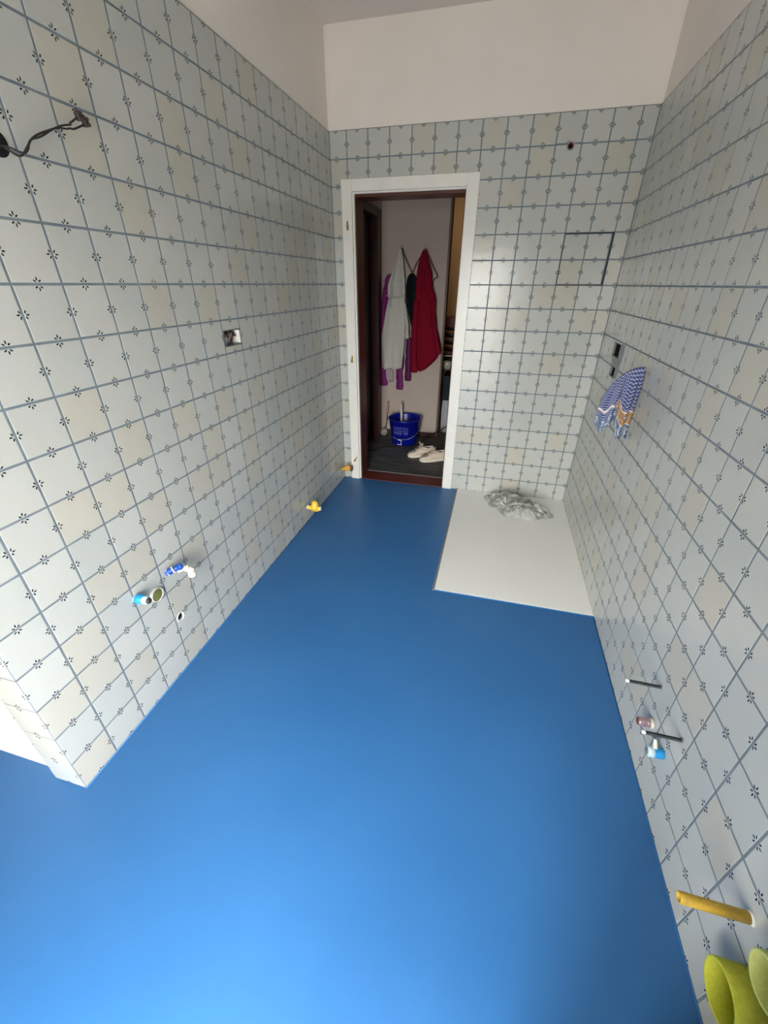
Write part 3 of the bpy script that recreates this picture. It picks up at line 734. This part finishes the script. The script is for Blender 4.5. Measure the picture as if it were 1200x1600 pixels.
bp = stub('blue_plug', (W - 0.0005, -2.408, 0.246), (-1, 0, 0), [
    ('cap', [(0.0165, 0), (0.0180, 0.002), (0.0180, 0.030), (0.0170, 0.033)], 'blue_cap', None),
    ('tape', [(0.0168, 0.030), (0.0186, 0.031), (0.0180, 0.046), (0.0150, 0.05)], 'pale_tape', 'pale blue taped end'),
    ('plug_mouth', [(0.0125, 0.05), (0.0125, 0.052), (0.008, 0.053)], 'grey_plastic', None)],
    'blue capped pipe plug low on the right wall, under the nearer stud', 'pipe stub')
bm = bmesh.new(); add_tube(bm, [(W - 0.028, -2.404, 0.262), (W - 0.029, -2.395, 0.276), (W - 0.031, -2.388, 0.288)], lambda u: 0.008 - 0.003 * u, 10, 4); obj('tape_tail', bm, 'paper', bp, True)

ys = empty('yellow_stud', (W, -2.877, 0.389), 'long yellow sleeved rod sticking out of the right wall above the foam', 'stud')
bm = bmesh.new(); tube_shell(bm, 0.0085, 0.0128, 0.004, 0.150, frame_to((-1, 0, 0), (W, -2.877, 0.389)), 20); obj('sleeve', bm, 'yellow_rod', ys, True)
bm = bmesh.new(); add_lathe(bm, [(0.0085, 0.002), (0.0085, 0.143)], 14, frame_to((-1, 0, 0), (W, -2.877, 0.389))); obj('rod_core', bm, 'connector', ys, True)
bm = bmesh.new(); add_lathe(bm, [(0.0150, 0.0005), (0.0150, 0.003), (0.0132, 0.007)], 18, frame_to((-1, 0, 0), (W, -2.877, 0.389))); obj('wall_plug', bm, 'white_pvc', ys, True)

def foam_ring(y, z, r, L, mat, label, tilt=0.0):
    e_ = empty('foam_sleeve', (W, y, z), label, 'foam sleeve')
    ax = Vector((-1, 0, tilt)).normalized()
    bm = bmesh.new(); tube_shell(bm, r - 0.007, r, 0.0006, L, frame_to(ax, (W, y, z)), 40)
    o_ = obj('sleeve_wall', bm, mat, e_, True)
    bm = bmesh.new(); add_lathe(bm, [(r - 0.007, 0.001), (r - 0.007, 0.006), (r - 0.02, 0.010), (0.01, 0.011)], 40, frame_to(ax, (W, y, z))); obj('sleeve_floor', bm, mat, e_, True)
foam_ring(-2.985, 0.268, 0.061, 0.066, 'foam', 'open lime yellow foam sleeve on the lower right wall, below the yellow rod')
foam_ring(-3.010, 0.462, 0.050, 0.066, 'foam_pale', 'pale lime foam sleeve cut by the right picture edge')

# red pipe stub high on the back wall
rp = empty('red_pipe', (1.562, 0.0, 2.388), 'dark red pipe end in a hole high on the back wall', 'pipe stub')
bm = bmesh.new(); tube_shell(bm, 0.011, 0.0165, -0.03, 0.004, frame_to((0, -1, 0), (1.562, 0.0, 2.388))); obj('pipe_ring', bm, 'red_pipe', rp, True)
bm = bmesh.new(); add_lathe(bm, [(0.011, 0), (0.011, 0.003)], 18, frame_to((0, -1, 0), (1.562, 0.026, 2.388))); obj('pipe_inside', bm, 'black', rp)
bm = bmesh.new(); tube_shell(bm, 0.0165, 0.024, -0.004, 0.001, frame_to((0, -1, 0), (1.562, 0.0, 2.388))); obj('hole_edge', bm, 'mortar', rp)

# ------------------------------------------------------------------ coats on the hall wall
def garment(name, rows, y, depth, mat, parent, folds=5, amp=0.012, seed=1, wallside=1.385, seg=44, nz=5):
    """rows: (z, x_left, x_right) from top to hem; closed, softly folded cloth body"""
    bm = bmesh.new(); rg = random.Random(seed); ph = [rg.uniform(0, 6.28) for _ in range(6)]; rings = []
    fine = []
    for (za, la, ra), (zb, lb, rb) in zip(rows, rows[1:]):
        n = max(2, int(abs(za - zb) / 0.02))
        for k in range(n): u = k / n; fine.append((za + (zb - za) * u, la + (lb - la) * u, ra + (rb - ra) * u))
    fine.append(rows[-1])
    for _ in range(3):
        f2 = fine[:]
        for i in range(1, len(fine) - 1): f2[i] = (fine[i][0], (fine[i - 1][1] + fine[i][1] * 2 + fine[i + 1][1]) / 4, (fine[i - 1][2] + fine[i][2] * 2 + fine[i + 1][2]) / 4)
        fine = f2
    N = len(fine)
    for i, (z, l, r) in enumerate(fine):
        f = i / (N - 1); c_ = (l + r) / 2; hw = max(0.004, (r - l) / 2); d = depth * min(1, 0.35 + hw * 6) * (0.75 + 0.25 * f); ring_ = []
        for k in range(seg):
            a = 2 * math.pi * k / seg; cx, sy = math.cos(a), math.sin(a)
            x = c_ + hw * cx; yy = sy * d
            if sy < 0:
                yy -= amp * (0.25 + 0.75 * f) * math.cos(cx * folds * 1.6 + ph[0] + 0.8 * math.sin(z * 5 + ph[1])) * abs(sy) + amp * 0.5 * math.cos(cx * folds * 3.3 + ph[2] + z * 6) * abs(sy)
            zz = z + (0.010 * math.cos(cx * folds * 1.6 + ph[3]) if i == N - 1 else 0)
            ring_.append((x, min(y + yy, wallside), zz))
        rings.append(ring_)
    add_loft(bm, rings); return obj(name, bm, mat, parent, True)

def sleeve(name, pts, r0, r1, mat, parent, flat=0.7):
    bm = bmesh.new(); add_tube(bm, pts, lambda u: r0 + (r1 - r0) * u + 0.003 * math.sin(u * 23), 16, 7, flat); return obj(name, bm, mat, parent, True)

hooks = []
for x, z, lab in ((0.224, 1.955, 'small metal wall hook holding the grey-white coat'), (0.470, 1.945, 'small metal wall hook holding the crimson coat')):
    h = empty('coat_hook', (x, HB_Y, z), lab, 'hook')
    bm = bmesh.new(); add_lathe(bm, [(0.012, 0), (0.012, 0.003), (0.006, 0.005)], 14, frame_to((0, -1, 0), (x, HB_Y - 0.0005, z))); obj('hook_plate', bm, 'steel', h, True)
    bm = bmesh.new(); add_tube(bm, [(x, HB_Y - 0.003, z), (x, HB_Y - 0.03, z - 0.006), (x, HB_Y - 0.075, z - 0.004), (x, HB_Y - 0.084, z + 0.018)], 0.004, 8, 5); obj('hook_arm', bm, 'steel', h, True)

pj = empty('purple_jacket', (0.16, 1.37, 0.57), 'magenta purple jacket hanging behind the grey-white coat in the hall', 'jacket')
garment('body', [(1.74, 0.085, 0.115), (1.715, 0.045, 0.15), (1.55, 0.028, 0.17), (1.34, 0.012, 0.20), (1.14, 0.006, 0.24), (0.90, 0.004, 0.28), (0.80, 0.006, 0.27)], 1.365, 0.02, 'purple', pj, 4, 0.006, 3)
sleeve('sleeve', [(0.05, 1.358, 1.62), (0.022, 1.352, 1.30), (0.026, 1.352, 0.95), (0.034, 1.350, 0.72), (0.048, 1.350, 0.60)], 0.02, 0.040, 'purple', pj)
sleeve('sleeve', [(0.222, 1.362, 1.02), (0.221, 1.357, 0.86), (0.222, 1.355, 0.74), (0.228, 1.353, 0.65), (0.230, 1.352, 0.565)], 0.045, 0.050, 'purple', pj, 0.55)
garment('lining', [(0.90, 0.05, 0.16), (0.79, 0.055, 0.15), (0.652, 0.072, 0.150)], 1.352, 0.010, 'pink_cloth', pj, 3, 0.003, 5)['label'] = 'greyish pink lining'
bm = bmesh.new(); add_tube(bm, [(0.224, 1.322, 1.952), (0.17, 1.345, 1.83), (0.115, 1.36, 1.735)], 0.006, 8, 5, 0.5); obj('hanging_loop', bm, 'tan_strap', pj, True)

wc = empty('white_coat', (0.18, 1.31, 0.80), 'long grey-white hooded coat with waist tie on the left hall hook', 'coat')
garment('hood', [(1.955, 0.216, 0.236), (1.90, 0.195, 0.247), (1.79, 0.157, 0.264), (1.66, 0.10, 0.281), (1.60, 0.092, 0.283), (1.54, 0.094, 0.285), (1.515, 0.112, 0.286)], 1.285, 0.040, 'white_cloth', wc, 5, 0.014, 11)
garment('body', [(1.53, 0.112, 0.286), (1.36, 0.071, 0.292), (1.15, 0.030, 0.296), (1.0, 0.034, 0.286), (0.81, 0.040, 0.268)], 1.270, 0.040, 'white_cloth', wc, 4, 0.010, 12)
sleeve('sleeve', [(0.278, 1.285, 1.47), (0.300, 1.275, 1.36), (0.315, 1.27, 1.26), (0.321, 1.27, 1.13)], 0.022, 0.032, 'white_cloth', wc)
bm = bmesh.new(); add_tube(bm, [(0.095, 1.245, 1.545), (0.15, 1.232, 1.528), (0.22, 1.230, 1.530), (0.286, 1.242, 1.552)], 0.010, 10, 6, 0.6); obj('waist_tie', bm, 'white_cloth', wc, True)
bm = bmesh.new(); add_box(bm, 0.125, 0.150, 1.220, 1.232, 1.435, 1.52, 0.004, None); obj('tie_end', bm, 'grey_cloth', wc, True)
dpj = sleeve('sleeve', [(0.322, 1.358, 1.13), (0.322, 1.355, 1.0), (0.323, 1.353, 0.85), (0.326, 1.353, 0.67)], 0.03, 0.042, 'dark_purple', pj); dpj['label'] = 'dark purple sleeve'

nb = empty('navy_bag', (0.33, 1.36, 1.24), 'black and navy bag hanging between the grey-white and crimson coats', 'bag')
garment('bag_body', [(1.745, 0.32, 0.35), (1.72, 0.285, 0.385), (1.62, 0.275, 0.392), (1.47, 0.284, 0.390), (1.35, 0.318, 0.388), (1.24, 0.345, 0.385)], 1.358, 0.024, 'navy', nb, 3, 0.008, 21)
bm = bmesh.new(); add_tube(bm, [(0.226, 1.324, 1.955), (0.28, 1.345, 1.85), (0.338, 1.355, 1.745)], 0.011, 8, 5, 0.3); obj('strap', bm, 'tan_strap', nb, True)
bm = bmesh.new(); add_tube(bm, [(0.340, 1.352, 1.745), (0.375, 1.345, 1.82), (0.42, 1.336, 1.89)], 0.008, 8, 5, 0.4); obj('strap', bm, 'tan_strap', nb, True)

rc = empty('crimson_coat', (0.5, 1.31, 0.78), 'crimson red hooded coat on the right hall hook', 'coat')
garment('hood', [(1.945, 0.452, 0.482), (1.92, 0.438, 0.492), (1.84, 0.410, 0.516), (1.745, 0.396, 0.556), (1.66, 0.393, 0.556), (1.60, 0.391, 0.575)], 1.30, 0.05, 'red', rc, 4, 0.010, 31)
garment('body', [(1.63, 0.391, 0.562), (1.58, 0.390, 0.590), (1.54, 0.389, 0.604), (1.41, 0.386, 0.606), (1.28, 0.373, 0.610), (1.16, 0.371, 0.664), (1.03, 0.366, 0.700), (0.93, 0.364, 0.660), (0.855, 0.361, 0.585), (0.80, 0.363, 0.52)], 1.295, 0.05, 'red', rc, 5, 0.016, 32)
sleeve('sleeve', [(0.585, 1.27, 1.52), (0.60, 1.262, 1.32), (0.635, 1.258, 1.14), (0.675, 1.262, 0.985)], 0.03, 0.040, 'red', rc)
sleeve('sleeve', [(0.410, 1.265, 1.50), (0.400, 1.252, 1.22), (0.404, 1.248, 0.98), (0.416, 1.25, 0.785)], 0.030, 0.045, 'red', rc)
bm = bmesh.new(); add_tube(bm, [(0.484, 1.315, 1.93), (0.545, 1.34, 1.82), (0.600, 1.36, 1.722), (0.585, 1.36, 1.705), (0.565, 1.355, 1.69), (0.555, 1.35, 1.63)], 0.009, 8, 5, 0.4); obj('belt_loop', bm, 'red_brown_strap', rc, True)

# ------------------------------------------------------------------ bucket, stick and roller
bk = empty('bucket', (0.350, 1.135, -0.002), 'deep blue plastic bucket with faded print standing on the hall floor', 'bucket')
mb = Matrix.Translation((0.350, 1.135, -0.0015))
bm = bmesh.new(); add_lathe(bm, [(0.148, 0.0), (0.152, 0.004), (0.183, 0.285), (0.192, 0.287), (0.194, 0.294), (0.192, 0.301), (0.184, 0.301), (0.180, 0.285), (0.150, 0.012), (0.01, 0.010)], 48, mb, cap=False)
f0 = [v for v in bm.verts if abs(v.co.z - mb.translation.z) < 1e-5]
bmesh.ops.contextual_create(bm, geom=f0)
bmesh.ops.holes_fill(bm, edges=bm.edges)
obj('shell', bm, 'bucket', bk, True)
def on_bucket(a, z, r_off=0.0012):
    r = 0.152 + (0.183 - 0.152) * (z - 0.004) / 0.281 + r_off
    return mb @ Vector((r * math.sin(a), -r * math.cos(a), z))
def decal(bm, a0, a1, z0, z1, n=10, off=0.0012):
    rows = [[bm.verts.new(on_bucket(a0 + (a1 - a0) * i / n, z, off)) for i in range(n + 1)] for z in (z0, z1)]
    for i in range(n): bm.faces.new((rows[0][i], rows[0][i + 1], rows[1][i + 1], rows[1][i]))
bm = bmesh.new(); rg = random.Random(5)
for k in range(7):
    z = 0.222 - k * 0.014; a = -0.62
    while a < 0.42:
        w = rg.uniform(0.03, 0.14)
        if not (0.0 < a < 0.05): decal(bm, a, min(a + w, 0.45), z, z + (0.004 if k != 5 else 0.008), 3)
        a += w + 0.03
obj('faded_print', bm, 'bucket_print', bk)
bm = bmesh.new()
decal(bm, -0.36, 0.0, 0.0135, 0.021, 8, 0.0014); decal(bm, -0.045, 0.0, 0.021, 0.068, 3, 0.0014); decal(bm, -0.27, 0.0, 0.068, 0.079, 6, 0.0014)
obj('white_mark', bm, 'label_white', bk)['label'] = 'white angular mark near the base'
bm = bmesh.new(); pts = []
for i in range(13):
    a = math.pi * i / 12; pts.append((0.350 + 0.196 * math.cos(a), 1.135 - 0.198 * math.sin(a) * 0.98, 0.275 - 0.185 * math.sin(a) ** 1.0 if True else 0))
bm2 = bmesh.new(); add_tube(bm2, [(0.546, 1.11, 0.278), (0.552, 1.05, 0.225), (0.525, 1.0, 0.165), (0.465, 0.965, 0.115), (0.39, 0.955, 0.09), (0.31, 0.955, 0.09), (0.235, 0.965, 0.115), (0.175, 1.0, 0.165), (0.148, 1.05, 0.225), (0.154, 1.11, 0.278)], 0.0026, 8, 6); bm.free()
obj('handle_wire', bm2, 'steel', bk, True)
st = bmesh.new(); add_tube(st, [(0.325, 1.10, 0.014), (0.302, 1.18, 0.22), (0.277, 1.262, 0.43)], 0.015, 14, 2, 0.8)
tag(obj('stirring_stick', st, 'white_pvc', None, True), 'white stirring stick leaning out of the blue bucket', 'stick')

ro = empty('paint_roller', (0.06, 1.35, 0), 'small paint roller with pink handle leaning left of the blue bucket', 'roller')
bm = bmesh.new(); add_lathe(bm, [(0.008, 0), (0.012, 0.01), (0.0125, 0.06), (0.010, 0.10), (0.013, 0.13), (0.012, 0.15)], 14, frame_to((0.05, 0.12, 1), (0.085, 1.352, 0.262))); obj('grip', bm, 'pink_handle', ro, True)
bm = bmesh.new(); add_tube(bm, [(0.085, 1.352, 0.265), (0.083, 1.345, 0.21), (0.082, 1.335, 0.16), (0.070, 1.325, 0.11), (0.055, 1.318, 0.075), (0.050, 1.315, 0.045)], 0.0045, 8, 5); obj('rod', bm, 'wire', ro, True)
bm = bmesh.new(); tube_shell(bm, 0.030, 0.042, -0.012, 0.012, frame_to((0, -1, 0.1), (0.050, 1.315, 0.0415)), 24); obj('roll_rim', bm, 'clear', ro, True)
bm = bmesh.new(); tube_shell(bm, 0.008, 0.020, -0.016, 0.016, frame_to((0, -1, 0.1), (0.050, 1.313, 0.043)), 20); obj('roll_hub', bm, 'label_white', ro, True)

# ------------------------------------------------------------------ cable
bm = bmesh.new(); add_tube(bm, [(0.01, 0.745, 0.004), (0.08, 0.80, 0.004), (0.17, 0.88, 0.004), (0.27, 0.936, 0.004), (0.38, 0.958, 0.004), (0.475, 1.005, 0.004), (0.535, 1.11, 0.006), (0.585, 1.235, 0.024), (0.650, 1.315, 0.062), (0.735, 1.385, 0.088), (0.825, 1.53, 0.118), (1.0, 1.7, 0.10), (1.2, 1.75, 0.01)], 0.0055, 8, 6)
tag(obj('cable', bm, 'rubber', None, True), 'black cable running across the hall floor past the bucket', 'cable')

# ------------------------------------------------------------------ sneakers
def sneaker(loc, rot, label, flip=1):
    e_ = empty('sneaker', (0, 0, 0), label, 'shoe', 'pair of cream sneakers')
    # along +x from toe (0) to heel (0.285)
    def sect(x, w, z0, z1, n=20, pw=2.4, cy=0.0):
        out = []
        for k in range(n):
            a = 2 * math.pi * k / n; c_, s_ = math.cos(a), math.sin(a)
            yy = cy + w * math.copysign(abs(c_) ** (2 / pw), c_); zz = (z0 + z1) / 2 + (z1 - z0) / 2 * math.copysign(abs(s_) ** (2 / pw), s_)
            out.append((x, yy * flip, zz))
        return out
    bm = bmesh.new(); add_loft(bm, [sect(x, w, z0, z1, cy=cy) for x, w, z0, z1, cy in ((0.0, 0.012, 0.012, 0.030, 0.004), (0.006, 0.028, 0.006, 0.034, 0.004), (0.03, 0.043, 0.001, 0.034, 0.003), (0.075, 0.050, 0.0, 0.030, 0.0), (0.14, 0.043, 0.0, 0.030, -0.003), (0.20, 0.037, 0.0, 0.034, 0.0), (0.26, 0.036, 0.0, 0.036, 0.002), (0.283, 0.026, 0.002, 0.036, 0.002), (0.29, 0.010, 0.010, 0.032, 0.002))])
    obj('sole', bm, 'shoe_sole', e_, True)
    bm = bmesh.new(); add_loft(bm, [sect(x, w, 0.024, z1, cy=cy, pw=p) for x, w, z1, cy, p in ((0.006, 0.016, 0.036, 0.004, 2.2), (0.02, 0.034, 0.048, 0.004, 2.2), (0.05, 0.044, 0.058, 0.003, 2.1), (0.085, 0.046, 0.068, 0.0, 2.0), (0.12, 0.041, 0.080, -0.002, 1.9), (0.15, 0.037, 0.088, -0.001, 2.0), (0.18, 0.034, 0.080, 0.0, 2.4), (0.23, 0.033, 0.078, 0.001, 2.6), (0.265, 0.031, 0.090, 0.002, 2.4), (0.280, 0.020, 0.090, 0.002, 2.2), (0.285, 0.008, 0.080, 0.002, 2))])
    obj('upper', bm, 'shoe', e_, True)
    bm = bmesh.new(); add_loft(bm, [sect(x, w, z0, z1, 16, 2.2) for x, w, z0, z1 in ((0.02, 0.020, 0.040, 0.052), (0.05, 0.034, 0.046, 0.0625), (0.08, 0.034, 0.054, 0.0705), (0.095, 0.024, 0.058, 0.0745))]); obj('toe_panel', bm, 'shoe_mesh', e_, True)['label'] = 'taupe mesh toe panel'
    bm = bmesh.new(); add_loft(bm, [[(x + dx * 0.3, y * flip, z + dz) for y, dx, dz in ((-w, 0, 0), (0, 0, 0.004), (w, 0, 0), (w, 0.01, -0.006), (0, 0.01, -0.003), (-w, 0.01, -0.006))] for x, w, z in ((0.10, 0.016, 0.076), (0.13, 0.019, 0.090), (0.150, 0.022, 0.108), (0.160, 0.022, 0.128), (0.164, 0.014, 0.136))]); obj('tongue', bm, 'shoe_mesh', e_, True)
    bm = bmesh.new(); tube_pts = [(0.158 + 0.062 + 0.062 * math.cos(a), 0.028 * math.sin(a) * flip, 0.0835 + 0.010 * abs(math.cos(a))) for a in [2 * math.pi * k / 16 for k in range(17)]]
    add_tube(bm, tube_pts, 0.0065, 10, 3); obj('collar', bm, 'shoe', e_, True)
    bm = bmesh.new(); add_lathe(bm, [(0.001, 0), (1, 0), (1, 0.001), (0.001, 0.001)], 20, Matrix.Translation((0.220, 0.0, 0.0815)) @ Matrix.Diagonal((0.058, 0.026, 1, 1)), cap=False); obj('insole', bm, 'connector', e_)
    for k, x in enumerate((0.088, 0.104, 0.12, 0.136, 0.150)):
        z = 0.0755 + 0.0105 * k * (1 if k < 3 else 0.95); bm = bmesh.new(); s_ = -1 if k % 2 else 1
        add_tube(bm, [(x, -0.026, z - 0.007), (x + 0.004 * s_, -0.012, z + 0.004), (x - 0.002, 0.012, z + 0.005), (x + 0.004, 0.026, z - 0.006)], 0.0036, 8, 4, 0.6); obj('lace', bm, 'lace', e_, True)
    for s_ in (-1, 1):
        bm = bmesh.new(); add_tube(bm, [(0.150, 0.0, 0.119), (0.140, 0.018 * s_, 0.137), (0.132, 0.036 * s_, 0.128), (0.142, 0.026 * s_, 0.115), (0.150, 0.002 * s_, 0.118)], 0.0034, 8, 4, 0.7); obj('lace', bm, 'lace', e_, True)
    e_.location = loc; e_.rotation_euler = (0, 0, rot); e_.scale = (1, 1.06, 1.18); return e_
sneaker((0.490, 0.655, -0.0018), 0.40, 'cream laced sneaker nearer the bucket, rear one of the pair', -1)
sneaker((0.640, 0.555, -0.0018), 0.44, 'cream laced sneaker nearest the door threshold, front one of the pair', 1)

# ------------------------------------------------------------------ corridor things seen right of the coats
sr = empty('slatted_rack', (0.72, 2.7, 0), 'amber wooden slatted shelf rack beyond the hall corner', 'rack')
bm = bmesh.new(); add_box(bm, 0.42, 0.94, 2.62, 2.96, 1.14, 1.26, 0.004); obj('top_board', bm, 'red_wood', sr)
for x in (0.43, 0.89):
    for y in (2.63, 2.93):
        bm = bmesh.new(); add_box(bm, x, x + 0.035, y - 0.015, y + 0.02, 0.0, 1.14, 0.003); obj('post', bm, 'shelf_wood', sr)
for z in (1.07, 0.98, 0.89, 0.80):
    bm = bmesh.new(); add_box(bm, 0.466, 0.889, 2.615, 2.95, z, z + 0.03, 0.004); obj('slat', bm, 'shelf_wood', sr)
bm = bmesh.new(); add_box(bm, 0.47, 0.885, 2.90, 2.914, 0.0, 1.14); obj('back_panel', bm, 'brown_wood', sr)

cart = empty('wire_trolley', (0.76, 1.85, 0), 'narrow metal wire trolley standing beyond the hall corner', 'trolley')
bm = bmesh.new()
bm.free()
for z in (0.74, 0.60):
    bm = bmesh.new(); add_box(bm, 0.668, 0.856, 1.735, 1.965, z, z + 0.008, 0.002); obj('tray', bm, 'brown_wood', cart)
for x in (0.66, 0.862):
    for y in (1.725, 1.972):
        bm = bmesh.new(); add_tube(bm, [(x, y, -0.0015), (x, y, 0.45), (x, y, 0.90)], 0.006, 8, 1); obj('leg', bm, 'black_metal', cart, True)
bm = bmesh.new(); add_tube(bm, [(0.66, 1.725, 0.89), (0.72, 1.72, 0.905), (0.80, 1.72, 0.905), (0.862, 1.725, 0.89)], 0.009, 10, 5)
add_tube(bm, [(0.675, 1.722, 0.62), (0.70, 1.72, 0.70), (0.735, 1.718, 0.80)], 0.005, 8, 4); obj('rail', bm, 'steel', cart, True)
jar = bmesh.new(); add_lathe(jar, [(0.03, 0), (0.045, 0.004), (0.05, 0.06), (0.046, 0.085), (0.043, 0.085), (0.046, 0.06), (0.04, 0.008), (0.005, 0.006)], 24, Matrix.Translation((0.725, 1.78, 0.7485)), cap=False)
tag(obj('glass_bowl', jar, 'clear', None, True), 'pale shiny bowl on top of the wire trolley', 'bowl')
dc = garment('dark_cloth', [(0.68, 0.70, 0.78), (0.62, 0.69, 0.80), (0.50, 0.70, 0.81), (0.38, 0.68, 0.79), (0.26, 0.70, 0.76)], 1.695, 0.018, 'teal_cloth', None, 3, 0.006, 41, 1.712)
tag(dc, 'dark teal cloth hanging from the wire trolley', 'cloth')
gb = garment('grey_bag', [(0.40, 0.72, 0.79), (0.36, 0.715, 0.81), (0.22, 0.71, 0.82), (0.06, 0.715, 0.82), (-0.0015, 0.72, 0.815)], 1.64, 0.028, 'grey_cloth', None, 3, 0.006, 43, 1.70)
tag(gb, 'pale grey cloth bag standing by the wire trolley', 'bag')
